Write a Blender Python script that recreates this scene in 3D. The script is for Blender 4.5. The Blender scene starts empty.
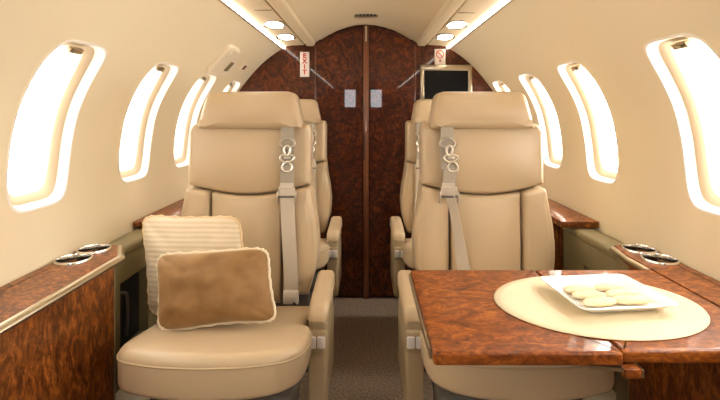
import bpy, bmesh, math, random
from mathutils import Vector, Matrix, noise
random.seed(4)
PI = math.pi
C = bpy.context.scene.collection
H = 1.16                                  # camera height; dz values are relative to it

# ------------------------------------------------------------------ materials
def mat(name, col, rough=.5, metal=0, coat=0, sheen=0, bump=None, vary=None, spec=.5, emit=None, coat_rough=.03):
    m = bpy.data.materials.new(name); m.use_nodes = True
    nt = m.node_tree; b = nt.nodes['Principled BSDF']
    b.inputs['Base Color'].default_value = (*col, 1)
    b.inputs['Roughness'].default_value = rough
    b.inputs['Metallic'].default_value = metal
    b.inputs['Coat Weight'].default_value = coat
    b.inputs['Coat Roughness'].default_value = coat_rough
    b.inputs['Sheen Weight'].default_value = sheen
    b.inputs['Specular IOR Level'].default_value = spec
    if emit:
        b.inputs['Emission Color'].default_value = (*emit[0], 1)
        b.inputs['Emission Strength'].default_value = emit[1]
    tc = nt.nodes.new('ShaderNodeTexCoord')
    if vary:
        col2, sc = vary
        n = nt.nodes.new('ShaderNodeTexNoise'); n.inputs['Scale'].default_value = sc; n.inputs['Detail'].default_value = 4
        mx = nt.nodes.new('ShaderNodeMix'); mx.data_type = 'RGBA'
        mx.inputs['A'].default_value = (*col, 1); mx.inputs['B'].default_value = (*col2, 1)
        cr = nt.nodes.new('ShaderNodeMapRange'); cr.inputs['From Min'].default_value = .35; cr.inputs['From Max'].default_value = .65
        nt.links.new(tc.outputs['Object'], n.inputs['Vector'])
        nt.links.new(n.outputs['Fac'], cr.inputs['Value']); nt.links.new(cr.outputs['Result'], mx.inputs['Factor'])
        nt.links.new(mx.outputs['Result'], b.inputs['Base Color'])
    if bump:
        sc, st, dist = bump
        n = nt.nodes.new('ShaderNodeTexNoise'); n.inputs['Scale'].default_value = sc; n.inputs['Detail'].default_value = 3
        bp = nt.nodes.new('ShaderNodeBump'); bp.inputs['Strength'].default_value = st; bp.inputs['Distance'].default_value = dist
        nt.links.new(tc.outputs['Object'], n.inputs['Vector'])
        nt.links.new(n.outputs['Fac'], bp.inputs['Height']); nt.links.new(bp.outputs['Normal'], b.inputs['Normal'])
    return m

def burl(name, dark, mid, light, scale=1.0, coat=1.0, stretch=(1, 1, .45)):
    m = bpy.data.materials.new(name); m.use_nodes = True
    nt = m.node_tree; b = nt.nodes['Principled BSDF']; N = nt.nodes.new; L = nt.links.new
    tc = N('ShaderNodeTexCoord'); mp = N('ShaderNodeMapping'); mp.inputs['Scale'].default_value = stretch
    L(tc.outputs['Object'], mp.inputs['Vector'])
    n1 = N('ShaderNodeTexNoise'); n1.inputs['Scale'].default_value = 16*scale; n1.inputs['Detail'].default_value = 8
    n1.inputs['Roughness'].default_value = .62; n1.inputs['Distortion'].default_value = 2.2
    n2 = N('ShaderNodeTexNoise'); n2.inputs['Scale'].default_value = 75*scale; n2.inputs['Detail'].default_value = 4; n2.inputs['Distortion'].default_value = 1.2
    for n in (n1, n2): L(mp.outputs['Vector'], n.inputs['Vector'])
    add = N('ShaderNodeMath'); add.operation = 'MULTIPLY_ADD'; add.inputs[1].default_value = .38
    L(n2.outputs['Fac'], add.inputs[0])
    sc = N('ShaderNodeMath'); sc.operation = 'MULTIPLY'; sc.inputs[1].default_value = .62
    L(n1.outputs['Fac'], sc.inputs[0]); L(sc.outputs[0], add.inputs[2])
    r = N('ShaderNodeValToRGB'); e = r.color_ramp.elements
    e[0].position = .34; e[0].color = (*dark, 1); e[1].position = .66; e[1].color = (*light, 1)
    k = r.color_ramp.elements.new(.5); k.color = (*mid, 1)
    L(add.outputs[0], r.inputs['Fac']); L(r.outputs['Color'], b.inputs['Base Color'])
    b.inputs['Roughness'].default_value = .5; b.inputs['Specular IOR Level'].default_value = .2; b.inputs['Coat Weight'].default_value = coat; b.inputs['Coat Roughness'].default_value = .02
    return m

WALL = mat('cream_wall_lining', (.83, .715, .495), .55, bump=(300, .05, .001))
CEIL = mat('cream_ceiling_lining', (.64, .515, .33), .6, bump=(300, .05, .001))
CREAM = mat('cream_moulded_plastic', (.82, .72, .54), .35)
FLANGE = mat('tan_window_shade_frame', (.62, .49, .32), .5)
BEZEL = mat('white_window_moulding', (.92, .86, .76), .3)
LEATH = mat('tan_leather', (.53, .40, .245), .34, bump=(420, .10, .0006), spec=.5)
LEATH_SHADE = mat('tan_leather_side', (.42, .32, .18), .45, bump=(420, .10, .0006))  # darker copy of the leather; shadow on the arm panels is in the colour
PIPE = mat('tan_leather_piping', (.48, .36, .21), .42)
OLIVE = mat('olive_leather', (.21, .17, .08), .42, bump=(380, .12, .0006))
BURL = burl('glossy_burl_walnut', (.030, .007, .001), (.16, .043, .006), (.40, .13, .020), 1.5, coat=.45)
BURL_DIM = burl('dark_burl_walnut', (.012, .0022, .0005), (.065, .012, .0016), (.19, .042, .006), 1.0, coat=.45, stretch=(1, 1, .8))  # same walnut as the cabinets; the bulkhead's dimmer lighting is in the colour
BURLT = burl('table_burl_walnut', (.055, .011, .001), (.20, .047, .005), (.42, .13, .018), 1.2, coat=.5, stretch=(.6, 1.1, 1))  # same walnut again, with the table's brighter lighting in the colour
JAMB = mat('red_brown_polished_wood', (.20, .062, .022), .35, coat=1)
METAL = mat('champagne_metal', (.54, .46, .33), .28, 1)
CHROME = mat('polished_steel', (.82, .80, .76), .14, 1)
DARK = mat('black_plastic', (.012, .011, .010), .45)
GREY = mat('grey_painted_metal', (.10, .088, .072), .5)
CARPET = mat('taupe_carpet', (.48, .35, .24), .95, bump=(160, 1.0, .008), vary=((.20, .145, .10), 110))
WEBD = mat('grey_textured_webbing', (.36, .31, .24), .55, sheen=.2, bump=(700, .4, .001))
WEB = mat('silver_beige_webbing', (.52, .445, .34), .5, sheen=.3, bump=(700, .2, .0006))
SILVER = mat('brushed_silver', (.85, .83, .80), .35, .3)
BUCKLE = mat('satin_nickel', (.66, .61, .52), .3, .75)
PLATE = mat('white_porcelain', (.88, .87, .84), .18, coat=.5)
BISC = mat('pale_biscuit', (.84, .72, .48), .75, vary=((.78, .60, .33), 22), bump=(120, .3, .001))
LAMP = mat('warm_lamp_diffuser', (.9, .9, .9), .4, emit=((1, .93, .83), 10))
READ = mat('reading_lamp_lens', (.9, .9, .9), .3, emit=((1, .95, .88), 2.2))  # emission stands in for bright reflections on the lens
LITW = mat('sign_white', (.85, .76, .70), .4)
RED = mat('sign_red', (.55, .035, .02), .4)
SCREEN = mat('black_screen', (.004, .0045, .006), .08, spec=.25)

def velvet():
    m = mat('brown_velvet', (.22, .11, .030), .75, sheen=.7, bump=(60, .3, .003), vary=((.29, .155, .05), 16))
    b = m.node_tree.nodes['Principled BSDF']
    b.inputs['Sheen Tint'].default_value = (.95, .78, .5, 1); b.inputs['Sheen Roughness'].default_value = .35
    return m
VELVET = velvet()
def striped():
    m = bpy.data.materials.new('cream_ribbed_silk'); m.use_nodes = True
    nt = m.node_tree; b = nt.nodes['Principled BSDF']; N = nt.nodes.new; L = nt.links.new
    uv = N('ShaderNodeTexCoord'); w = N('ShaderNodeTexWave'); w.bands_direction = 'Y'
    w.inputs['Scale'].default_value = 6.5; w.inputs['Distortion'].default_value = .6; w.inputs['Detail Scale'].default_value = .6
    L(uv.outputs['UV'], w.inputs['Vector'])
    r = N('ShaderNodeValToRGB'); r.color_ramp.elements[0].color = (.60, .48, .31, 1); r.color_ramp.elements[1].color = (.70, .58, .40, 1)
    L(w.outputs['Fac'], r.inputs['Fac']); L(r.outputs['Color'], b.inputs['Base Color'])
    bp = N('ShaderNodeBump'); bp.inputs['Strength'].default_value = .35; bp.inputs['Distance'].default_value = .002
    L(w.outputs['Fac'], bp.inputs['Height']); L(bp.outputs['Normal'], b.inputs['Normal'])
    b.inputs['Roughness'].default_value = .55; b.inputs['Sheen Weight'].default_value = .4
    return m
SILK = striped()
CORD = mat('cream_cord', (.78, .66, .46), .7, bump=(200, .8, .003))
CORD2 = mat('pale_gold_cord', (.72, .53, .30), .7, bump=(200, .8, .003))
def mat_woven():
    m = bpy.data.materials.new('woven_placemat'); m.use_nodes = True
    nt = m.node_tree; b = nt.nodes['Principled BSDF']; N = nt.nodes.new; L = nt.links.new
    tc = N('ShaderNodeTexCoord'); mp = N('ShaderNodeMapping'); mp.inputs['Scale'].default_value = (1, 1.32, 1)
    w = N('ShaderNodeTexWave'); w.wave_type = 'RINGS'; w.rings_direction = 'Z'; w.inputs['Scale'].default_value = 75
    L(tc.outputs['Object'], mp.inputs['Vector']); L(mp.outputs['Vector'], w.inputs['Vector'])
    r = N('ShaderNodeValToRGB'); r.color_ramp.elements[0].color = (.70, .57, .36, 1); r.color_ramp.elements[1].color = (.80, .69, .47, 1)
    L(w.outputs['Fac'], r.inputs['Fac']); L(r.outputs['Color'], b.inputs['Base Color'])
    bp = N('ShaderNodeBump'); bp.inputs['Strength'].default_value = .4; bp.inputs['Distance'].default_value = .001
    L(w.outputs['Fac'], bp.inputs['Height']); L(bp.outputs['Normal'], b.inputs['Normal']); b.inputs['Roughness'].default_value = .6
    return m
MAT = mat_woven()
def glass():
    m = bpy.data.materials.new('window_acrylic'); m.use_nodes = True
    nt = m.node_tree; nt.nodes.clear(); N = nt.nodes.new
    o = N('ShaderNodeOutputMaterial'); t = N('ShaderNodeBsdfTransparent'); g = N('ShaderNodeBsdfGlossy'); g.inputs['Roughness'].default_value = .02
    mx = N('ShaderNodeMixShader'); mx.inputs[0].default_value = .05
    nt.links.new(t.outputs[0], mx.inputs[1]); nt.links.new(g.outputs[0], mx.inputs[2]); nt.links.new(mx.outputs[0], o.inputs[0])
    return m
GLASS = glass()

# ------------------------------------------------------------------ object helpers
def origin(o):
    v = Vector((0, 0, 0))
    while o is not None: v += o.location; o = o.parent
    return v
class MB:
    def __init__(s): s.v = []; s.f = []
    def add(s, vs, fs):
        n = len(s.v); s.v += [tuple(p) for p in vs]; s.f += [tuple(i+n for i in f) for f in fs]; return s
def obj(name, mb, m, parent=None, loc=None, smooth=True, angle=40, closed=True, weld=False, uv=None):
    me = bpy.data.meshes.new(name)
    off = origin(parent) if parent is not None else Vector(loc or (0, 0, 0))
    me.from_pydata([tuple(Vector(v)-off) for v in mb.v], [], mb.f)
    bm = bmesh.new(); bm.from_mesh(me)
    if weld: bmesh.ops.remove_doubles(bm, verts=bm.verts, dist=1e-5)
    if closed: bmesh.ops.recalc_face_normals(bm, faces=bm.faces)
    if uv:
        l = bm.loops.layers.uv.new('UVMap')
        for f in bm.faces:
            for lp in f.loops: lp[l].uv = uv[lp.vert.index]
    bm.to_mesh(me); bm.free()
    if smooth:
        me.polygons.foreach_set('use_smooth', [True]*len(me.polygons))
        me.set_sharp_from_angle(angle=math.radians(angle))
    me.materials.append(m)
    o = bpy.data.objects.new(name, me); C.objects.link(o)
    if parent is not None: o.parent = parent
    elif loc: o.location = loc
    return o
def thing(name, label, cat, loc=(0, 0, 0), group=None):
    o = bpy.data.objects.new(name, None); C.objects.link(o); o.location = loc; o.empty_display_size = .05
    if label: o['label'] = label; o['category'] = cat
    if group: o['group'] = group
    return o
def tag(o, label, cat, group=None):
    o['label'] = label; o['category'] = cat
    if group: o['group'] = group
    return o
def struct(o): o['kind'] = 'structure'; return o

# ------------------------------------------------------------------ shape helpers
def box(x0, x1, y0, y1, z0, z1, bev=0, mb=None, seg=2):
    mb = mb or MB(); bm = bmesh.new()
    bmesh.ops.create_cube(bm, size=1)
    for v in bm.verts:
        v.co = Vector(((x0+x1)/2+v.co.x*abs(x1-x0), (y0+y1)/2+v.co.y*abs(y1-y0), (z0+z1)/2+v.co.z*abs(z1-z0)))
    if bev: bmesh.ops.bevel(bm, geom=bm.edges[:], offset=bev, segments=seg, affect='EDGES', profile=.5)
    bm.verts.index_update(); mb.add([v.co[:] for v in bm.verts], [[v.index for v in f.verts] for f in bm.faces]); bm.free()
    return mb
def rpoly(pts, r, step=.012, seg=6):
    n = len(pts); out = []
    rr = r if isinstance(r, (list, tuple)) else [r]*n
    for i in range(n):
        p = Vector(pts[i]); a = Vector(pts[i-1])-p; b = Vector(pts[(i+1) % n])-p
        k = min(rr[i], a.length*.49, b.length*.49)
        if k < 1e-4: out.append(p); continue
        s = p+a.normalized()*k; e = p+b.normalized()*k
        for j in range(seg+1):
            t = j/seg; q = s*(1-t)**2+p*2*t*(1-t)+e*t*t; out.append(q)
    res = []
    for i in range(len(out)):
        a = out[i]; b = out[(i+1) % len(out)]; d = (b-a).length
        if d < 1e-5: continue
        m = max(1, int(d/step))
        for j in range(m): res.append(a.lerp(b, j/m))
    return res
def cushion(outline, r, depth, crown, f3, rb=None, mb=None, rings=10):
    """puffed pad: 2-D outline extruded by depth, rounded front edge r, rounded back edge rb"""
    mb = mb or MB(); P = outline; n = len(P)
    area = sum(P[i].x*P[(i+1) % n].y-P[(i+1) % n].x*P[i].y for i in range(n))
    if area < 0: P = P[::-1]
    nor = []
    for i in range(n):
        t = (P[(i+1) % n]-P[i-1]).normalized(); nor.append(Vector((-t.y, t.x)))
    rb = r*.5 if rb is None else rb
    cx = sum(p.x for p in P)/n; cy = sum(p.y for p in P)/n; c = Vector((cx, cy))
    bx0 = min(p.x for p in P); bx1 = max(p.x for p in P); by0 = min(p.y for p in P); by1 = max(p.y for p in P)
    R = []
    for t in (0, .5): R.append(([c.lerp(p+q*rb, t) for p, q in zip(P, nor)], 0)) if t else None
    for j in range(4):
        th = j/3*PI/2; R.append(([p+q*rb*(1-math.sin(th)) for p, q in zip(P, nor)], rb*(1-math.cos(th))))
    for j in range(7):
        th = j/6*PI/2; R.append(([p+q*r*(1-math.cos(th)) for p, q in zip(P, nor)], depth-r+r*math.sin(th)))
    inner = [p+q*r for p, q in zip(P, nor)]
    if crown == 0: R.append(([p+q*r*1.12 for p, q in zip(P, nor)], depth))
    for j in range(1, rings):
        t = 1-j/rings; R.append(([c.lerp(p, t) for p in inner], -min(1, (1-t)*2.2)))
    def cr(p, g=1):
        u = (2*p.x-bx0-bx1)/(bx1-bx0-2*r); v = (2*p.y-by0-by1)/(by1-by0-2*r)
        return depth+crown*max(0, 1-u*u)*max(0, 1-v*v)
    vs = [f3(p.x, p.y, cr(p, -d) if d < 0 else d) for ring, d in R for p in ring]
    fs = []
    for k in range(len(R)-1):
        for i in range(n): fs.append((k*n+i, k*n+(i+1) % n, (k+1)*n+(i+1) % n, (k+1)*n+i))
    vs.append(f3(c.x, c.y, 0)); vs.append(f3(c.x, c.y, cr(c)))
    for i in range(n):
        fs.append((len(vs)-2, (i+1) % n, i)); fs.append((len(vs)-1, (len(R)-1)*n+i, (len(R)-1)*n+(i+1) % n))
    return mb.add(vs, fs)
def tube(path, r, seg=8, closed=False, mb=None, flat=None, up=None):
    mb = mb or MB(); P = [Vector(p) for p in path]; n = len(P); vs = []; last = None
    for i, p in enumerate(P):
        t = (P[(i+1) % n]-P[i-1]) if closed else (P[min(i+1, n-1)]-P[max(i-1, 0)])
        t.normalize()
        if up is not None: a = t.cross(Vector(up))
        elif last is None: a = t.cross(Vector((0, 0, 1)) if abs(t.z) < .9 else Vector((1, 0, 0)))
        else: a = last-t*last.dot(t)
        a.normalize(); last = a; b = t.cross(a)
        ra, rbb = (r, r) if flat is None else flat
        for k in range(seg):
            th = 2*PI*k/seg; vs.append(p+a*ra*math.cos(th)+b*rbb*math.sin(th))
    fs = []
    m = n if closed else n-1
    for i in range(m):
        for k in range(seg): fs.append((i*seg+k, i*seg+(k+1) % seg, ((i+1) % n)*seg+(k+1) % seg, ((i+1) % n)*seg+k))
    if not closed: fs += [tuple(range(seg)), tuple((n-1)*seg+k for k in range(seg))]
    return mb.add(vs, fs)
def smoothpath(pts, n=8):
    P = [Vector(p) for p in pts]; out = []
    for i in range(len(P)-1):
        a = P[max(i-1, 0)]; b = P[i]; c = P[i+1]; d = P[min(i+2, len(P)-1)]
        for j in range(n):
            t = j/n
            out.append(.5*((2*b)+(c-a)*t+(2*a-5*b+4*c-d)*t*t+(3*b-a-3*c+d)*t**3))
    out.append(P[-1]); return out
def lathe(prof, loc, seg=40, mb=None, sx=1, sy=1):
    mb = mb or MB(); vs = []
    for r, z in prof:
        for k in range(seg):
            a = 2*PI*k/seg; vs.append((loc[0]+r*sx*math.cos(a), loc[1]+r*sy*math.sin(a), loc[2]+z))
    fs = [(i*seg+k, i*seg+(k+1) % seg, (i+1)*seg+(k+1) % seg, (i+1)*seg+k) for i in range(len(prof)-1) for k in range(seg)]
    return mb.add(vs, fs)
def prism(poly, z0, z1, mb=None):
    mb = mb or MB(); n = len(poly)
    vs = [(p[0], p[1], z0) for p in poly]+[(p[0], p[1], z1) for p in poly]
    fs = [tuple(range(n))[::-1], tuple(range(n, 2*n))]+[(i, (i+1) % n, n+(i+1) % n, n+i) for i in range(n)]
    return mb.add(vs, fs)
def cut(o, cutter_mb):
    co = obj('cutter', cutter_mb, DARK, smooth=False)
    off = origin(o)
    for v in co.data.vertices: v.co -= off
    md = o.modifiers.new('b', 'BOOLEAN'); md.operation = 'DIFFERENCE'; md.object = co; md.solver = 'EXACT'
    keep = co.matrix_world.copy(); co.parent = o.parent; co.location = o.location
    bpy.context.view_layer.update()
    dg = bpy.context.evaluated_depsgraph_get()
    me = bpy.data.meshes.new_from_object(o.evaluated_get(dg))
    o.modifiers.clear(); o.data = me
    bpy.data.objects.remove(co)

# ------------------------------------------------------------------ cabin section
CTRL = [(.80, -1.16), (.86, -.80), (.89, -.45), (.905, -.25), (.90, -.12), (.877, 0), (.833, .10), (.775, .185), (.71, .265), (.64, .335), (.575, .385), (.525, .415)]
_p = smoothpath([(x, 0, z) for x, z in CTRL], 20)
_s = [0]
for a, b in zip(_p, _p[1:]): _s.append(_s[-1]+(b-a).length)
SMAX = _s[-1]
def prof(s):
    s = min(max(s, 0), SMAX); lo = 0; hi = len(_s)-1
    while hi-lo > 1:
        m = (lo+hi)//2
        if _s[m] <= s: lo = m
        else: hi = m
    t = (s-_s[lo])/(_s[hi]-_s[lo]); q = _p[lo].lerp(_p[hi], t); return q.x, q.z
def normal(s):
    a = prof(s-.02); b = prof(s+.02); t = Vector((b[0]-a[0], b[1]-a[1])).normalized(); return t.y, -t.x   # outward (x, z)
def s_of_z(z):
    lo, hi = 0, SMAX
    for _ in range(40):
        m = (lo+hi)/2
        if prof(m)[1] < z: lo = m
        else: hi = m
    return lo
def wallpt(side, y, s, d=0):
    x, z = prof(s); nx, nz = normal(s); return (side*(x+nx*d), y, H+z+nz*d)

Y0, Y1 = -1.6, 2.86
WINS = {-1: [-.24, .26, .76, 1.25, 1.765, 2.235, 2.68], 1: [-.36, .14, .64, 1.155, 1.73, 2.19, 2.66]}  # entries beside and behind the camera: unseen windows added to light the foreground
SB, ST = s_of_z(-.258), s_of_z(.193)
SC, HS = (SB+ST)/2, (ST-SB)/2
HW = .118
K = 24                                           # vertices per side of the perimeter square
def perim():
    out = []
    for i in range(K): out.append((-1+2*i/K, -1))
    for i in range(K): out.append((1, -1+2*i/K))
    for i in range(K): out.append((1-2*i/K, 1))
    for i in range(K): out.append((-1, 1-2*i/K))
    return out
PER = perim()
def squircle(u, v, e=5.2):
    m = (abs(u)**e+abs(v)**e)**(1/e); return u/m, v/m
def wall(side, name):
    WIN = WINS[side]
    mb = MB(); n = len(PER); hy, hs = .15, HS+.035
    sv = lambda k: SC-hs+2*hs*k/K
    ycur = Y0
    def grid(ya, yb, srange, ny):
        vs = [wallpt(side, ya+(yb-ya)*i/ny, s) for i in range(ny+1) for s in srange]; m = len(srange)
        mb.add(vs, [(i*m+j, i*m+j+1, (i+1)*m+j+1, (i+1)*m+j) for i in range(ny) for j in range(m-1)])
    mids = [sv(k) for k in range(K+1)]
    low = [(SC-hs)*k/24 for k in range(25)]; high = [SC+hs+(SMAX-SC-hs)*k/12 for k in range(13)]
    for w in WIN:
        grid(ycur, w-hy, mids, 3) if w-hy > ycur+1e-4 else None
        L = 5
        for l in range(L+1):
            t = l/L
            for u, v in PER:
                a, b = squircle(u, v)
                yy = w+(u*hy*(1-t)+a*HW*t); ss = SC+(v*hs*(1-t)+b*HS*t)
                mb.v.append(wallpt(side, yy, ss))
        base = len(mb.v)-(L+1)*n
        for l in range(L):
            for i in range(n): mb.f.append((base+l*n+i, base+l*n+(i+1) % n, base+(l+1)*n+(i+1) % n, base+(l+1)*n+i))
        ycur = w+hy
    grid(ycur, Y1, mids, 2)
    ys = [Y0]+[w+q for w in WIN for q in (-hy, hy)]+[Y1]
    for srange in (low, high):
        vs = []; yy = []
        for i, w in enumerate(WIN):
            yy.append([w-hy+2*hy*k/K for k in range(K+1)])
        allY = [Y0+(WIN[0]-hy-Y0)*k/3 for k in range(3)]
        for i, seq in enumerate(yy):
            allY += seq
            nxt = yy[i+1][0] if i+1 < len(yy) else Y1
            g = 3 if i+1 < len(yy) else 2
            allY += [seq[-1]+(nxt-seq[-1])*k/g for k in range(1, g)]
        allY.append(Y1); m = len(srange)
        vs = [wallpt(side, y, s) for y in allY for s in srange]
        mb.add(vs, [(i*m+j, i*m+j+1, (i+1)*m+j+1, (i+1)*m+j) for i in range(len(allY)-1) for j in range(m-1)])
    return struct(obj(name, mb, WALL, closed=True, weld=True, angle=60))
wall(-1, 'wall_left'); wall(1, 'wall_right')

def ringloop(side, w, scale, d, hs_extra=0, ds=0):
    out = []
    for u, v in PER:
        a, b = squircle(u, v)
        out.append(wallpt(side, w+a*(HW-scale), SC+ds+b*(HS-scale), d))
    return out
def ringmesh(side, w, spec, cap=False):
    mb = MB(); n = len(PER)
    for inset, d in spec: mb.v += ringloop(side, w, inset, d)
    for l in range(len(spec)-1):
        for i in range(n): mb.f.append((l*n+i, l*n+(i+1) % n, (l+1)*n+(i+1) % n, (l+1)*n+i))
    return mb
def window(side, w, num):
    e = thing('window_%d' % num, None, None, (side*.9, w, H)); struct(e)
    # lip, flared reveal, flange, deep reveal (depth grows outwards from the cabin)
    obj('window_bezel', ringmesh(side, w, [(-.006, .001), (-.006, -.001), (-.003, -.002), (.001, -.001), (.003, .003), (.012, .020), (.014, .022)]), BEZEL, e, closed=False)
    obj('shade_frame', ringmesh(side, w, [(.014, .022), (.018, .023), (.036, .034), (.038, .037)]), FLANGE, e, closed=False)
    obj('deep_reveal', ringmesh(side, w, [(.038, .037), (.041, .052), (.045, .058), (.045, .085)]), BEZEL, e, closed=False)
    mb = MB(); n = len(PER)
    for t in (1, .75, .5, .25):
        for u, v in PER:
            a, b = squircle(u, v); mb.v.append(wallpt(side, w+a*(HW-.0445)*t, SC+b*(HS-.0445)*t, .064))
    for l in range(3):
        for i in range(n): mb.f.append((l*n+i, l*n+(i+1) % n, (l+1)*n+(i+1) % n, (l+1)*n+i))
    mb.v.append(wallpt(side, w, SC, .064))
    for i in range(n): mb.f.append((3*n+i, 3*n+(i+1) % n, 4*n))
    obj('window_pane', mb, GLASS, e, closed=False)
    # small shade latch at the top of the frame
    st = SC+HS-.036
    L = MB()
    for (dy0, dy1, ds0, ds1, d0, d1) in ((-.026, .026, -.008, .008, .016, .028), (-.014, .014, -.0035, .0035, .009, .017)):
        c = [wallpt(side, w+dy, st+ds, d) for d in (d0, d1) for ds in (ds0, ds1) for dy in (dy0, dy1)]
        L.add(c, [(0, 1, 3, 2), (4, 5, 7, 6), (0, 1, 5, 4), (2, 3, 7, 6), (0, 2, 6, 4), (1, 3, 7, 5)])
    obj('shade_latch', L, METAL, e, smooth=False)
num = 1
for side in (-1, 1):
    for w in WINS[side]:
        window(side, w, num); num += 1

# ceiling: service panel, rail beam and vaulted centre
def ceil_prof():
    half = [(.527, .418), (.515, .424), (.470, .434), (.392, .437), (.389, .446), (.383, .446), (.381, .437), (.372, .430), (.338, .430), (.326, .437), (.320, .452),
            (.285, .474), (.24, .502), (.18, .533), (.12, .553), (.06, .566), (0, .570)]
    return [(-x, z) for x, z in half]+[(x, z) for x, z in half[::-1][1:]]
CP = ceil_prof()
mb = MB()
ys = [Y0+(Y1-Y0)*k/8 for k in range(9)]
for y in ys: mb.v += [(x, y, H+z) for x, z in CP]
m = len(CP)
mb.f = [(i*m+j, i*m+j+1, (i+1)*m+j+1, (i+1)*m+j) for i in range(8) for j in range(m-1)]
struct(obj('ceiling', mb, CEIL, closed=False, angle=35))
struct(obj('floor', box(-.82, .82, Y0, Y1, -.02, 0), CARPET, smooth=False))

for nn, (side, y) in enumerate([(-1, 1.88), (1, 1.93), (-1, 1.30), (1, 1.32)]):
    struct(obj('trim_%d' % (nn+6), box(*sorted((side*.394, side*.468)), y, y+.0025, H+.4325, H+.436), mat('brown_panel_joint', (.22, .15, .08), .7), smooth=False))
# end walls
def section_poly(y, inset=0):
    pts = [(prof(SMAX*k/40)[0]-inset, prof(SMAX*k/40)[1]) for k in range(41)]
    up = [(x, z) for x, z in CP if x > 0][::-1]
    half = pts+[(x, z) for x, z in sorted(((x, z) for x, z in CP if 0 < x < .52), reverse=True)]
    full = [(x, y, H+z) for x, z in half]+[(0, y, H+.57)]+[(-x, y, H+z) for x, z in half[::-1]]
    return full
def endwall(name, y, th, m):
    mb = MB(); a = section_poly(y); b = section_poly(y+th); n = len(a)
    mb.add(a+b, [tuple(range(n)), tuple(range(2*n-1, n-1, -1))]+[(i, (i+1) % n, n+(i+1) % n, n+i) for i in range(n)])
    return struct(obj(name, mb, m, smooth=False))
endwall('wall_front', 2.85, .04, BURL_DIM)
endwall('wall_back', Y0, -.04, BURL_DIM)
for nn, xc in ((17, -.255), (18, .165)):  # unseen lit panes added on the back wall to reflect in the doors
    e = thing('window_%d' % nn, None, None, (xc, Y0, H+.25)); struct(e)
    mb = box(xc-.10, xc+.10, Y0, Y0+.012, H+.095, H+.11, .002)
    mb = box(xc-.10, xc+.10, Y0, Y0+.012, H+.39, H+.405, .002, mb); mb = box(xc-.10, xc-.087, Y0, Y0+.012, H+.11, H+.39, .002, mb); mb = box(xc+.087, xc+.10, Y0, Y0+.012, H+.11, H+.39, .002, mb)
    obj('window_frame', mb, METAL, e)
    obj('lit_pane', box(xc-.087, xc+.087, Y0+.001, Y0+.005, H+.11, H+.39), mat('lit_frosted_pane', (.9, .9, .9), .4, emit=((.92, .96, 1), 16)), e, smooth=False)
def ceilz(x):
    x = abs(x); q = sorted((a, z) for a, z in CP if a >= 0)
    for (a, za), (b, zb) in zip(q, q[1:]):
        if a <= x <= b: return za+(zb-za)*(x-a)/(b-a+1e-9)
    return .4
def door(name, x0, x1):
    xs = [x0+(x1-x0)*k/12 for k in range(13)]
    bot = [(x0, .012), (x1, .012)]
    top = [(x, H+min(ceilz(x), .56)-.022) for x in xs[::-1]]
    pts = rpoly(bot+top, 0, .05)
    o = obj(name, cushion(pts, .004, .020, 0, lambda x, z, d: (x, 2.849-d, z), .001, rings=3), BURL_DIM, smooth=True, angle=30)
    return struct(o)
d1 = door('door_1', -.315, -.020); d2 = door('door_2', .020, .308)
struct(obj('trim_1', box(-.0165, .0165, 2.822, 2.849, 0, H+.555, .003), JAMB))
obj('door_handle', box(-.012, -.006, 2.812, 2.8235, H-.29, H-.13, .002), DARK, d1)
struct(obj('trim_2', box(-.323, -.318, 2.836, 2.849, 0, H+.428), JAMB, smooth=False))
struct(obj('trim_3', box(.311, .316, 2.836, 2.849, 0, H+.432), JAMB, smooth=False))
# metal track cover at the head of the doors
struct(obj('trim_4', box(-.0045, .0045, 2.815, 2.8215, H+.455, H+.552), METAL, smooth=False))
# arched cream lip over the doors
mb = MB(); q = [(x, z) for x, z in CP if abs(x) < .30]
for y, dz in ((2.849, -.005), (2.80, -.005), (2.79, -.002), (2.78, .004)):
    mb.v += [(x, y, H+z+dz) for x, z in q]
n = len(q); mb.f = [(i*n+j, i*n+j+1, (i+1)*n+j+1, (i+1)*n+j) for i in range(3) for j in range(n-1)]
struct(obj('trim_5', mb, CEIL, closed=False))

# ------------------------------------------------------------------ overhead things
for side in (-1, 1):
    nm = 'left' if side < 0 else 'right'
    e = thing('ceiling_light_strip', 'long warm glowing light strip along the %s edge of the ceiling' % nm, 'light', (side*.52, .6, H+.41), group='long ceiling light strips')
    obj('light_housing', tube([(side*.528, y, H+.4135) for y in (Y0+.05, 2.845)], .006, 8), METAL, e)
    pts = []
    k = Y0+.06
    mb = MB(); y = Y0+.06
    while y < 2.80:
        y2 = min(y+.545, 2.842); mb = box(*sorted((side*.508, side*.525)), y, y2, H+.412, H+.4225, .003, mb); y = y2+.004
    obj('light_diffuser', mb, LAMP, e)
def reading(side, x, y, label):
    z = H+.435-(.470-.43)*0
    e = thing('reading_light', label, 'light', (side*x, y, z), group='oval reading lights in the ceiling')
    def tilt(m):
        m.v = [(a, b, c-.010-(b-y)*.34) for a, b, c in m.v]; return m
    obj('lamp_bezel', tilt(lathe([(.040, .02), (.052, 0), (.052, -.004), (.047, -.006), (.043, -.003)], (side*x, y, z), 36, sy=.8)), CHROME, e, closed=False)
    obj('lamp_lens', tilt(lathe([(.044, -.003), (.034, -.006), (.018, -.008), (.0001, -.009)], (side*x, y, z), 36, sy=.8)), READ, e, closed=False)
    xx, yy = side*(x+.052), y+.045
    zz = H+.4285
    n = thing('air_nozzle', label.replace('oval reading light', 'small round air nozzle').replace('glowing ', ''), 'air vent', (xx, yy, zz), group='round air nozzles in the ceiling')
    obj('nozzle_ring', lathe([(.017, .002), (.017, -.006), (.013, -.009), (.010, -.005)], (xx, yy, zz), 24), METAL, n, closed=False)
    obj('nozzle_core', lathe([(.0105, -.004), (.006, -.010), (.0001, -.011)], (xx, yy, zz), 20), GREY, n, closed=False)
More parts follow.
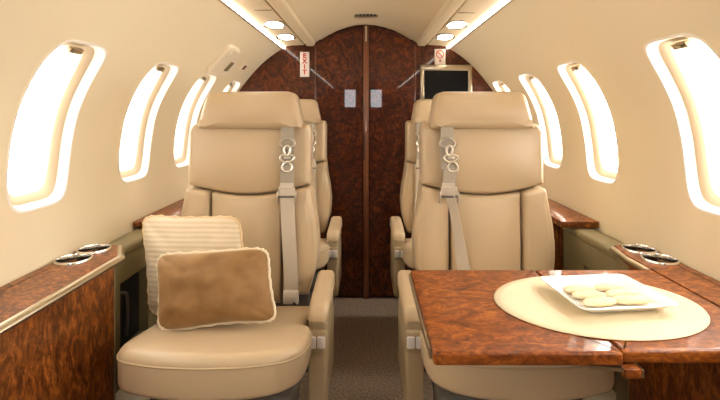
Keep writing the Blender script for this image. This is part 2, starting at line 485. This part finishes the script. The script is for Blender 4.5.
reading(-1, .435, 2.13, 'glowing oval reading light in the left ceiling panel, nearer of the two')
reading(-1, .440, 2.47, 'glowing oval reading light in the left ceiling panel, closer to the exit sign')
reading(1, .430, 2.13, 'glowing oval reading light in the right ceiling panel, nearer of the two')
reading(1, .435, 2.47, 'glowing oval reading light in the right ceiling panel, closer to the screen')
# vent grille in the middle of the ceiling
e = thing('ceiling_vent', 'small dark slotted vent in the middle of the ceiling above the doors', 'air vent', (0, 2.60, H+.565))
obj('vent_frame', box(-.066, .066, 2.565, 2.60, H+.5555, H+.573, .003), METAL, e)
mb = MB()
for k in range(6): mb = box(-.060+k*.0205, -.060+k*.0205+.016, 2.560, 2.566, H+.5585, H+.5685, 0, mb)
obj('vent_slot', mb, DARK, e, smooth=False)

# ------------------------------------------------------------------ wall fittings
def on_wall(side, yc, sc):
    x, z = prof(sc); nx, nz = normal(sc)
    def f(a, b, d):
        xx, zz = prof(sc+b); n2 = normal(sc+b)
        return (side*(xx-n2[0]*d), yc+a, H+zz-n2[1]*d)
    return f
sp = s_of_z(.27)
f = on_wall(-1, 2.27, sp)
e = thing('oxygen_mask_panel', 'cream moulded hatch on the left upper wall with a small dark recess', 'wall panel', f(0, 0, 0))
obj('hatch_cover', cushion(rpoly([(-.16, -.085), (.16, -.075), (.09, .03), (.00, .09), (-.15, .085)], [.03, .03, .05, .03, .03]), .008, .022, .002, f, .001), CREAM, e)
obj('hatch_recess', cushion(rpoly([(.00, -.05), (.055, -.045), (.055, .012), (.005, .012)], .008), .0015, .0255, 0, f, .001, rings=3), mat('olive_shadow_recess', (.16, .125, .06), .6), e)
obj('hatch_pull', cushion(rpoly([(-.12, .045), (.02, .045), (-.01, .082), (-.12, .08)], .012), .003, .029, .001, f, .001, rings=3), CREAM, e)
f2 = on_wall(-1, 2.58, s_of_z(.272))
e = thing('wall_switch', 'small dark red rectangular switch on the left upper wall beside the hatch', 'switch', f2(0, 0, 0))
obj('switch_plate', cushion(rpoly([(-.035, -.022), (.03, -.022), (.03, .022), (-.035, .022)], .005), .002, .006, 0, f2, .001, rings=3), CREAM, e)
obj('rocker', cushion(rpoly([(-.012, -.016), (.026, -.016), (.026, .014), (-.012, .014)], .003), .002, .009, 0, f2, .001, rings=3), mat('dark_red_plastic', (.16, .03, .02), .4), e)

def text_mb(body, size, x, y, z, th=.001):
    cu = bpy.data.curves.new('t', 'FONT'); cu.body = body; cu.size = size; cu.extrude = th; cu.align_x = 'CENTER'; cu.align_y = 'CENTER'; cu.offset = size*.035
    o = bpy.data.objects.new('t', cu); C.objects.link(o); bpy.context.view_layer.update()
    me = bpy.data.meshes.new_from_object(o.evaluated_get(bpy.context.evaluated_depsgraph_get()))
    mb = MB(); mb.add([(x+v.co.x, y-v.co.z, z+v.co.y) for v in me.vertices], [tuple(p.vertices) for p in me.polygons])
    bpy.data.objects.remove(o); return mb
e = thing('exit_sign', 'narrow upright exit sign with red letters on the dark wood wall', 'sign', (-.387, 2.849, H+.235))
obj('sign_board', box(-.416, -.358, 2.836, 2.849, H+.235, H+.392, .003), LITW, e)
for k, ch in enumerate('EXIT'):
    obj('letter', text_mb(ch, .040, -.387, 2.8345, H+.366-k*.0345), RED, e, smooth=False)
e = thing('no_smoking_sign', 'small white no smoking placard above the screen', 'sign', (.468, 2.849, H+.315))
obj('placard', box(.434, .502, 2.843, 2.849, H+.312, H+.411, .002), mat('placard_white', (.80, .72, .62), .4), e)
mb = tube([(.468+.023*math.cos(a), 2.842, H+.378+.023*math.sin(a)) for a in [2*PI*k/32 for k in range(32)]], .0028, 6, closed=True)
mb = tube([(.452, 2.842, H+.394), (.484, 2.842, H+.362)], .0028, 6, mb=mb)
obj('red_symbol', mb, RED, e)
mb = box(.462, .474, 2.8415, 2.844, H+.328, H+.345, 0)
obj('printed_mark', mb, mat('sign_dull_red', (.45, .12, .08), .5), e, smooth=False)
e = thing('monitor', 'wall screen with champagne metal frame mounted on the dark wood wall', 'screen', (.50, 2.849, H+.05))
mb = MB(); xo = (.341, .665); zo = (H+.035, H+.308); b = .027
mb = box(xo[0], xo[1], 2.818, 2.849, zo[1]-b*1.3, zo[1], .003, mb); mb = box(xo[0], xo[1], 2.818, 2.849, zo[0], zo[0]+b, .003, mb)
mb = box(xo[0], xo[0]+b*.9, 2.818, 2.849, zo[0]+b, zo[1]-b, .003, mb); mb = box(xo[1]-b*.9, xo[1], 2.818, 2.849, zo[0]+b, zo[1]-b, .003, mb)
obj('monitor_frame', mb, METAL, e)
obj('screen', box(xo[0]+.02, xo[1]-.02, 2.828, 2.848, zo[0]+.02, zo[1]-.02), SCREEN, e, smooth=False)

# ------------------------------------------------------------------ side furniture
def side_cabinet(side, label, m, tab):
    X = lambda x: side*x
    e = thing('side_cabinet', label, 'cabinet', (X(.80), .6, 0), group='low wooden cabinets along the walls')
    xi = .775 if tab else .735; yc = 1.345 if tab else 1.33; yb = Y0+.3
    poly = [(X(xi+.007), yb), (X(xi+.007), yc-.005), (X(.80), 1.434), (X(.84), 1.434), (X(.84), yb)]
    obj('body', prism(poly, 0, H-.448), m, e, smooth=False)
    pc = [(X(xi+.0055), yc-.004), (X(.7985), 1.4355), (X(.805), 1.433), (X(xi+.013), yc-.008)]
    obj('corner_post', prism(pc, .01, H-.449), OLIVE, e, smooth=False)
    top = [(X(xi), yb), (X(xi), yc), (X(.797), 1.442), (X(.8875), 1.442), (X(.8875), yb)]
    lm = BURLT if tab else m
    ledge = obj('ledge', prism(top, H-.447, H-.42), lm, e, smooth=False)
    cut(ledge, box(*sorted((X(.862), X(.8645))), yb+.1, 1.235, H-.425, H-.41))   # fine joint near the wall
    cx = .842 if tab else .838; cups = ((cx, 1.290), (cx, 1.388))
    for x, y in cups:
        cut(ledge, lathe([(.0001, -.06), (.0435, -.06), (.0435, .05), (.0001, .05)], (X(x), y, H-.42), 40))
    y0 = 1.225 if tab else yb
    r = smoothpath([(X(xi-.002), y0+(yc-y0)*k/6, H-.431) for k in range(6)]+[(X(xi-.002), yc-.02, H-.431), (X(xi+.004), yc+.015, H-.431), (X(.79), 1.442, H-.431)], 6)
    obj('edge_rail', tube(r, .012, 10, flat=(.010, .009) if tab else (.013, .011)), METAL, e)
    for x, y in cups:
        c = obj('cup_holder', lathe([(.0428, -.014), (.0425, .004), (.0435, .0075), (.0465, .0075), (.0480, .004), (.0480, .0)], (X(x), y, H-.42), 44), CHROME, e, closed=False)
        obj('cup_well', lathe([(.0428, -.013), (.0415, -.058), (.0001, -.058)], (X(x), y, H-.42), 36), GREYM, c, closed=False)
    return e
GREYM = mat('dark_steel', (.30, .28, .25), .22, 1)
side_cabinet(-1, 'low burl wood cabinet along the left wall with two cup holders in its ledge', BURL, 0)
side_cabinet(1, 'low burl wood cabinet along the right wall that the open table folds out from', BURL, 1)

def side_arm(side, label):
    X = lambda x: side*x
    e = thing('side_console', label, 'console', (X(.84), 1.57, 0), group='olive leather wall consoles')
    b = obj('side_panel', box(*sorted((X(.803), X(.838))), 1.445, 1.835, .26, H-.47, .004), OLIVE, e)
    cut(b, box(*sorted((X(.79), X(.85))), 1.47, 1.66, H-.80, H-.555))
    pts = rpoly([(X(.797), 1.4445), (X(.886), 1.4445), (X(.886), 1.835), (X(.797), 1.835)], .012, .02)
    obj('arm_lid', cushion(pts, .012, .028, .002, lambda x, y, d: (x, y, H-.468+d), .003), OLIVE, e)
    obj('pocket_lining', box(*sorted((X(.8385), X(.842))), 1.46, 1.67, H-.81, H-.545), DARK, e, smooth=False)
    w = smoothpath([(X(.83), 1.50, H-.60), (X(.80), 1.50, H-.60), (X(.795), 1.50, H-.66), (X(.80), 1.50, H-.74)], 5)
    obj('pocket_bracket', tube(w, .006, 8), GREY, e)
side_arm(-1, 'low olive leather console with dark pocket on the left wall beside the pillows')
side_arm(1, 'low olive leather console on the right wall behind the open table')
def far_ledge(side, label):
    X = lambda x: side*x
    e = thing('wall_ledge', label, 'ledge', (X(.82), 2.3, 0), group='wooden wall ledges beside the far seats')
    obj('ledge_top', box(*sorted((X(.745), X(.889))), 1.715, 2.835, H-.434, H-.41, .003), BURL, e)
    obj('ledge_cabinet', box(*sorted((X(.765), X(.84))), 1.838, 2.83, 0, H-.436), BURL, e, smooth=False)
far_ledge(-1, 'dark wood ledge along the left wall beside the far seat')
far_ledge(1, 'dark wood ledge along the right wall beside the far seat')

# ------------------------------------------------------------------ seats
def Bp(z): return 1.755+(z-.7)*.05
def ribbon(pts, w, t, wdir, mb=None):
    """flat strap: centre path, half-width vector(s) wdir"""
    mb = mb or MB(); P = [Vector(p) for p in pts]; n = len(P); vs = []
    for i, p in enumerate(P):
        tg = (P[min(i+1, n-1)]-P[max(i-1, 0)]).normalized()
        a = Vector(wdir(i/(n-1)) if callable(wdir) else wdir).normalized(); nn = tg.cross(a).normalized()
        ww = w(i/(n-1)) if callable(w) else w
        for sa, sb in ((-1, -1), (1, -1), (1, 1), (-1, 1)): vs.append(p+a*sa*ww/2+nn*sb*t/2)
    fs = [(i*4+k, i*4+(k+1) % 4, (i+1)*4+(k+1) % 4, (i+1)*4+k) for i in range(n-1) for k in range(4)]+[(0, 1, 2, 3), (4*n-4, 4*n-3, 4*n-2, 4*n-1)]
    return mb.add(vs, fs)
def loop(cx, cz, y, rx, rz, top=None, n=24):
    out = []
    for k in range(n):
        a = 2*PI*k/n; u, v = math.cos(a), math.sin(a); tw = 1 if top is None else 1+top*v
        out.append((cx+rx*u*tw, y, cz+rz*v))
    return out
def make_seat(side, dy, label, belt='straight'):
    X = lambda x: side*x
    X = (lambda x: side*(x+(.018 if dy else 0)))
    S = thing('passenger_seat', label, 'seat', (X(.42), 1.45+dy, 0), group='tan leather cabin seats')
    fb = lambda x, z, d: (X(x), Bp(z)+dy-d, z)
    # back shell
    shell = rpoly([(.66, .50), (.69, .62), (.685, .74), (.655, .93), (.652, 1.10), (.60, 1.15), (.27, 1.15), (.216, 1.10), (.212, .93), (.186, .74), (.182, .62), (.21, .50)], .04)
    obj('back_shell', cushion(shell, .03, .075, 0, lambda x, z, d: (X(x), Bp(z)+dy+.035-d, z), .03), LEATH_SHADE, S)
    # upper back pad with a dipping lower edge
    low = [(.662-.454*k/14, H-.262-.036*math.sin(PI*k/14)) for k in range(15)]
    up = [(.208, 1.10), (.215, 1.122), (.645, 1.122), (.662, 1.10)]
    pts = rpoly(low+up, [.012]+[0.0]*13+[.012, 0, .01, .01, 0])
    obj('upper_back_pad', cushion(pts, .022, .105, .018, fb, .01), LEATH, S)
    # lower centre pad and bolsters
    zt = lambda x: H-.267-.036*max(0, math.sin(PI*(.662-x)/.454))
    cl = rpoly([(.312, .47), (.566, .47), (.568, .70), (.568, zt(.568))]+[(.568-.256*k/8, zt(.568-.256*k/8)) for k in range(1, 9)]+[(.312, .70)], 0.004)
    obj('lumbar_pad', cushion(cl, .014, .112, .020, fb, .006), LEATH, S)
    def bol(a, name):
        obj(name, cushion(rpoly(a, .014), .020, .118, .010, fb, .01), LEATH, S)
    bol([(.576, .50), (.66, .50), (.690, .60), (.694, .68), (.686, .76), (.672, .84), (.664, zt(.64)), (.576, zt(.576))], 'side_bolster')
    bol([(.304, .50), (.304, zt(.304)), (.208, zt(.21)), (.202, .84), (.184, .76), (.176, .68), (.182, .60), (.21, .50)], 'side_bolster')
    # headrest
    hr = rpoly([(.236, H-.054), (.620, H-.054), (.592, H+.084), (.264, H+.084)], [.014, .014, .034, .034])
    fh = lambda x, z, d: (X(x), Bp(z)+dy-.02-d+.9*max(0, z-(H-.05))**2, z)
    obj('headrest', cushion(hr, .032, .124, .009, fh, .02), LEATH, S)
    # seat cushion
    oc = [(.632, 1.565), (.634, 1.22), (.630, 1.14), (.598, 1.085), (.50, 1.052), (.39, 1.042), (.28, 1.050), (.205, 1.075), (.165, 1.115), (.152, 1.18), (.153, 1.27), (.166, 1.325), (.182, 1.338), (.182, 1.565)]
    oc = [(a, b) for a, b in oc]
    pts = rpoly([(a, b) for a, b in oc], [.02]+[.04]*10+[.006, .006, .02])
    zb = lambda y: .507-(y-1.03)*.2
    fc = lambda x, y, d: (X(x), y+dy, .487+d*(.597-.2*(y-1.05)-.487)/.1)
    cu = obj('seat_cushion', cushion(pts, .030, .100, .012, fc, .012), LEATH, S)
    fr = [p for p in pts if p.y < 1.30]
    k = max(range(len(fr)), key=lambda i: (fr[i]-fr[i-1]).length); fr = fr[k:]+fr[:k]
    cx = .39
    obj('piping', tube([fc(p.x+(p.x-cx)*.004, p.y-.0005, .073) for p in fr], .0022, 6), PIPE, cu)
    # frame under the cushion, pedestal
    obj('seat_frame', box(*sorted((X(.20), X(.60))), 1.24+dy, 1.62+dy, .33, .345+.035, .01), GREY, S)
    mb = box(*sorted((X(.24), X(.56))), 1.20+dy, 1.62+dy, .012, .34, .008); mb = box(*sorted((X(.21), X(.59))), 1.17+dy, 1.66+dy, 0, .03, .004, mb)
    obj('pedestal', mb, GREY, S)
    # aisle-side arm: panel, pad and release button
    fx = lambda y, z, d: (X(.174-d), y+dy, z)
    pp = rpoly([(1.345, .26), (1.36, .533), (1.62, .533), (1.66, .45), (1.66, .26)], [.03, .01, .01, .02, .03])
    obj('arm_panel', cushion(pp, .014, .056, .001, fx, .006), LEATH_SHADE, S)
    pa = rpoly([(1.328, .540), (1.334, .572), (1.36, .590), (1.50, .597), (1.625, .602), (1.63, .540)], [.010, .02, .03, .02, .02, .01])
    obj('arm_pad', cushion(pa, .018, .062, .002, lambda y, z, d: (X(.174-d), y+dy, z), .018), LEATH, S)
    bt = obj('release_button', box(*sorted((X(.122), X(.146))), 1.338+dy, 1.352+dy, H-.700, H-.664, .004), SILVER, S)
    obj('release_button', box(*sorted((X(.149), X(.173))), 1.338+dy, 1.352+dy, H-.700, H-.664, .004), SILVER, S)
    obj('button_housing', box(*sorted((X(.119), X(.1755))), 1.343+dy, 1.365+dy, H-.712, H-.652, .006), LEATH_SHADE, S)
    # harness: shoulder strap with hardware
    yf = lambda z: Bp(z)+dy-.1315-.011*min(1, max(0, (.92-z)/.05))
    if belt == 'straight':
        x0 = .286; q = [(.286, .91), (.284, .87), (.281, .80), (.275, .70), (.268, .60), (.266, .535)]
    else:
        x0 = .296; q = [(.298, .91), (.300, .87), (.318, .80), (.334, .70), (.350, .60), (.362, .53)]
    tw = (lambda t: (1, 0, 0)) if belt == 'straight' else (lambda t: (1, -.6*math.sin(PI*min(1, t*1.3)), 0))
    wd = (lambda t: .050) if belt == 'straight' else (lambda t: .048-.014*math.sin(PI*min(1, t*1.2)))
    path = smoothpath([(X(a), yf(b)-.002, b) for a, b in q], 6)
    obj('shoulder_strap', ribbon(path, wd, .003, tw), WEB, S)
    k = 0 if belt == 'straight' else .012
    obj('strap_loop', ribbon(smoothpath([(X(x0), yf(1.06)+.006, 1.115), (X(x0), yf(1.06)-.002, 1.085), (X(x0), yf(1.03)-.002, 1.03), (X(x0), yf(1.0)-.002, .99), (X(x0), yf(.97)-.002, .958)], 3), .048, .004, (1, 0, 0)), WEBD, S)
    obj('strap_end', ribbon([(X(x0+k), yf(.95)-.003, .963), (X(x0+k*.3), yf(.95)-.004, .893)], .048, .005, (1, 0, 0)), WEBD, S)
    yy = yf(1.03)-.006; xc = X(x0)
    obj('harness_ring', tube(loop(xc, 1.055, yy, .026, .017, -.25), .0048, 6, closed=True, up=(0, 1, 0)), BUCKLE, S)
    mb = tube(loop(X(x0+k*.5), 1.026, yy-.003, .011, .018), .005, 6, closed=True)
    mb = tube(loop(X(x0+k), .998, yy-.002, .025, .014, .2), .0048, 6, closed=True, mb=mb)
    xx = X(x0+k); mb = box(xx-.013, xx+.013, yy-.006, yy+.001, .996, 1.006, .002, mb)
    obj('harness_buckle', mb, BUCKLE, S)
    obj('buckle_tongue', tube(loop(X(x0+k*1.6), .968, yy-.002, .017, .018, -.3), .0052, 6, closed=True), BUCKLE, S)
    xa = X(x0+(.0 if k == 0 else .004)); ya = yf(.91)
    ad = obj('strap_adjuster', box(xa-.030, xa+.030, ya-.011, ya-.005, .868, .897, .002), WEB, S)
    obj('adjuster_bar', box(xa-.029, xa+.029, yf(.88)-.013, yf(.88)-.009, .860, .867, .001), GREY, ad)
    for sg in (-1, 1):
        obj('adjuster_side', box(xa+sg*.033-.003, xa+sg*.033+.003, ya-.013, ya-.004, .838, .880, .001), BUCKLE, ad)
    if belt == 'straight':
        e = path[-1]
        lb = obj('lap_buckle', box(e.x-.027, e.x+.027, e.y-.018, e.y+.002, .488, .535, .005), SILVER, S)
        obj('lap_belt', ribbon(smoothpath([(e.x, e.y-.006, .49), (e.x-side*(-.02)*-1, e.y-.03, .475), (X(.21), e.y-.03, .462), (X(.19), e.y+.0, .462)], 5), .04, .004, (0, .4, 1)), mat('dark_webbing', (.06, .05, .04), .7) if 'dark_webbing' not in bpy.data.materials else bpy.data.materials['dark_webbing'], S)
    return S
make_seat(-1, 0, 'tan leather cabin seat with two pillows resting on its cushion')
make_seat(1, 0, 'tan leather cabin seat behind the open burl wood table', 'slanted')
make_seat(-1, .85, 'tan leather cabin seat behind the seat with the pillows, against the exit sign wall')
make_seat(1, .85, 'tan leather cabin seat under the wall screen, behind the table seat')

# ------------------------------------------------------------------ pillows
def pillow(name, w, h, t, m, cord, loc, tilt, roll, yaw, label, seed, sag=.0, cr=.005, shear=0):
    N = 36; R = Matrix.Rotation(yaw, 3, 'Z') @ Matrix.Rotation(tilt, 3, 'X') @ Matrix.Rotation(roll, 3, 'Y')
    def border(u, v):
        k = max(abs(u), abs(v)); q = (abs(u)**7+abs(v)**7)**(1/7)
        if k > 0: u, v = u*k/q, v*k/q
        x = u*w/2*(1-.07*(1-v*v)); z = v*h/2*(1-.07*(1-u*u))
        x -= z*shear
        z += sag*math.sin(u*2.2+.4)*(1 if v < 0 else .3)
        return x, z
    vs = []; uv = []; idx = {}
    for s in (-1, 1):
        for i in range(N+1):
            for j in range(N+1):
                if s == 1 and (i in (0, N) or j in (0, N)): idx[s, i, j] = idx[-1, i, j]; continue
                u = math.sin((-1+2*i/N)*PI/2); v = math.sin((-1+2*j/N)*PI/2)
                x, z = border(u, v); d = t/2*((1-u*u)*(1-v*v))**.42
                nn = noise.noise(Vector((u*2.2+seed, v*2.2, seed)))*.22+noise.noise(Vector((u*5+seed, v*5, seed)))*.07
                d *= 1+nn
                idx[s, i, j] = len(vs); uv.append((x/w+.5, z/h+.5))
                vs.append(Vector(loc)+R @ Vector((x, s*d, z)))
    fs = [(idx[s, i, j], idx[s, i+1, j], idx[s, i+1, j+1], idx[s, i, j+1]) for s in (-1, 1) for i in range(N) for j in range(N)]
    mb = MB(); mb.add(vs, fs)
    e = thing(name, label, 'pillow', loc)
    obj('pillow_cover', mb, m, e, uv=uv, angle=180)
    path = []
    for i in range(4*30):
        k, t2 = divmod(i, 30); q = math.sin((-1+2*t2/30)*PI/2)
        u, v = ((q, -1), (1, q), (-q, 1), (-1, -q))[k]
        x, z = border(u, v); path.append(Vector(loc)+R @ Vector((x*1.005+.0014*math.sin(i*2.1), .001*math.sin(i*1.7), z*1.005+.0022*math.sin(i*2.1+1))))
    obj('cord_trim', tube(path, cr, 7, closed=True), cord, e)
pillow('throw_pillow', .335, .318, .11, SILK, CORD2, (-.556, 1.468, H-.492), -.22, .01, .0, 'square cream ribbed silk pillow leaning on the left seat back', 3.1, cr=.0052, shear=.20)
pillow('throw_pillow', .338, .208, .145, VELVET, CORD, (-.433, 1.290, H-.497), -.42, -.055, -.03, 'oblong brown velvet pillow in front of the cream pillow', 7.7, .006, cr=.005, shear=.17)

# ------------------------------------------------------------------ table and what stands on it
ZT = H-.42
e = thing('folding_table', 'glossy burl wood table folded open in front of the right seat', 'table', (.42, 1.0, ZT-.03))
def slab(x0, x1, y0, y1, r, name, m=None):
    pts = rpoly([(x0, y0), (x1, y0), (x1, y1), (x0, y1)], r, .03)
    return obj(name, cushion(pts, .006, .024, 0, lambda x, y, d: (x, y, ZT-.024+d), .004, rings=3), BURLT, e, angle=50)
a = slab(.119, .4535, .792, 1.215, [.008, .004, .004, .015], 'table_leaf')
b = slab(.456, .772, .80, 1.215, [.004, .006, .006, .004], 'table_leaf')
obj('edge_trim', tube([(.117, .815, ZT-.014), (.1165, 1.0, ZT-.014), (.117, 1.20, ZT-.014)], .009, 8, flat=(.0035, .0105), up=(0, 0, 1)), METAL, a)
obj('table_arm', box(.42, .76, 1.0, 1.10, ZT-.052, ZT-.0245, .004), GREY, e)
mb = MB()
pts = [(.385, .795), (.455, .79), (.500, .785), (.500, .82), (.455, .825), (.385, .803)]
obj('latch_lever', prism([(.398, .800), (.455, .789), (.46, .812), (.400, .806)], ZT-.033, ZT-.027), METAL, e, smooth=False)
obj('latch_knob', box(.452, .482, .784, .812, ZT-.043, ZT-.0255, .004), BURLT, e)
obj('latch_cap', box(.4822, .4865, .785, .811, ZT-.042, ZT-.027, .002), METAL, e)

mb = lathe([(.0001, .0005), (.90, .0005), (.995, .0005), (1, .0015), (.995, .003), (.9, .0032), (.5, .0032), (.0001, .0032)], (0, 0, 0), 96)
mb.v = [(.508+x*.220, .996+y*.166, ZT+z+.0003) for x, y, z in mb.v]
tag(obj('placemat', mb, MAT, loc=(.508, .996, ZT), angle=60), 'oval woven cream placemat on the open table', 'placemat')
# square rimmed plate
pc = Vector((.534, 1.008, ZT+.0037)); Rz = Matrix.Rotation(math.radians(6), 3, 'Z')
mb = MB(); rings = [(.068, 0), (.075, .0), (.083, .006), (.107, .0185), (.110, .0215), (.108, .0235), (.100, .0205), (.085, .0105), (.078, .0055), (.072, .005), (.04, .005)]
def plate_ring(h, z):
    return [pc+Rz @ Vector((squircle(u, v, 13)[0]*h, squircle(u, v, 13)[1]*h*.84, z)) for u, v in PER]
for h, z in rings: mb.v += plate_ring(h, z)
n = len(PER)
mb.f = [(l*n+i, l*n+(i+1) % n, (l+1)*n+(i+1) % n, (l+1)*n+i) for l in range(len(rings)-1) for i in range(n)]+[tuple(range(n)), tuple((len(rings)-1)*n+i for i in range(n))]
tag(obj('plate', mb, PLATE, loc=tuple(pc), angle=50), 'square white rimmed porcelain plate of biscuits on the placemat', 'plate')
rows = [(-.038, -.040, 4, 'front left biscuit on the white plate, long pale finger'), (.036, -.038, -6, 'front right biscuit on the white plate, long pale finger'),
        (-.039, -.004, -8, 'middle left biscuit on the white plate, between two others'), (.037, -.002, 7, 'middle right biscuit on the white plate, between two others'),
        (-.040, .032, 3, 'back left biscuit on the white plate, nearest the seat'), (.034, .034, -4, 'back right biscuit on the white plate, nearest the seat')]
for k, (bx, by, an, lb) in enumerate(rows):
    ln = .040+.003*math.sin(k*2.3); mb = MB(); Rb = Rz @ Matrix.Rotation(math.radians(an), 3, 'Z'); c = pc+Rz @ Vector((bx, by, .0055))
    U, V = 28, 12; vs = []
    for i in range(V+1):
        th = PI*i/V
        for j in range(U):
            ph = 2*PI*j/U; x = math.sin(th)*math.cos(ph); y = math.sin(th)*math.sin(ph); z = math.cos(th)
            x = math.copysign(abs(x)**.8, x)
            wob = 1+.06*noise.noise(Vector((x*3+k, y*3, z*3)))
            vs.append(c+Rb @ Vector((x*ln*wob, y*.0155*wob, .0085+z*.0085)))
    fs = [(i*U+j, i*U+(j+1) % U, (i+1)*U+(j+1) % U, (i+1)*U+j) for i in range(V) for j in range(U)]
    mb.add(vs, fs)
    tag(obj('biscuit', mb, BISC, loc=tuple(c), weld=True, angle=70), lb, 'biscuit', 'biscuits on the white plate')

# ------------------------------------------------------------------ light and camera
w = bpy.data.worlds.new('World'); bpy.context.scene.world = w; w.use_nodes = True
w.node_tree.nodes['Background'].inputs[0].default_value = (1, .975, .94, 1)
nt = w.node_tree; tc = nt.nodes.new('ShaderNodeTexCoord'); sx_ = nt.nodes.new('ShaderNodeSeparateXYZ'); mr = nt.nodes.new('ShaderNodeMapRange')
nt.links.new(tc.outputs['Generated'], sx_.inputs[0]); nt.links.new(sx_.outputs['X'], mr.inputs['Value'])
mr.inputs['From Min'].default_value = -.6; mr.inputs['From Max'].default_value = .6; mr.inputs['To Min'].default_value = 9; mr.inputs['To Max'].default_value = 22
nt.links.new(mr.outputs['Result'], nt.nodes['Background'].inputs[1])
for side in (-1, 1):                                # daylight portals in the window openings
    for ww in WINS[side]:
        L = bpy.data.lights.new('daylight', 'AREA'); L.shape = 'RECTANGLE'; L.size = .30; L.size_y = .48
        L.cycles.is_portal = True
        o = bpy.data.objects.new('window_daylight', L); C.objects.link(o)
        p = Vector(wallpt(side, ww, SC, .10)); nx, nz = normal(SC)
        o.location = p; d = Vector((-side*nx, 0, -nz))
        o.rotation_euler = d.to_track_quat('-Z', 'Z').to_euler()
        o['kind'] = 'structure'

cam = bpy.data.cameras.new('Camera'); co = bpy.data.objects.new('Camera', cam); C.objects.link(co)
co.location = (0, 0, H); co.rotation_euler = (PI/2, 0, 0)
cam.sensor_width = 36; cam.lens = 22.5; cam.shift_x = -6/720; cam.shift_y = -86/720; cam.clip_start = .02
sc = bpy.context.scene; sc.camera = co
sc.view_settings.view_transform = 'Standard'; sc.view_settings.look = 'None'; sc.view_settings.gamma = 1
sc.view_settings.use_curve_mapping = False; sc.view_settings.exposure = .24
sc.cycles.max_bounces = 10; sc.cycles.diffuse_bounces = 6; sc.cycles.transparent_max_bounces = 8; sc.cycles.sample_clamp_indirect = 8
sc.cycles.use_denoising = True
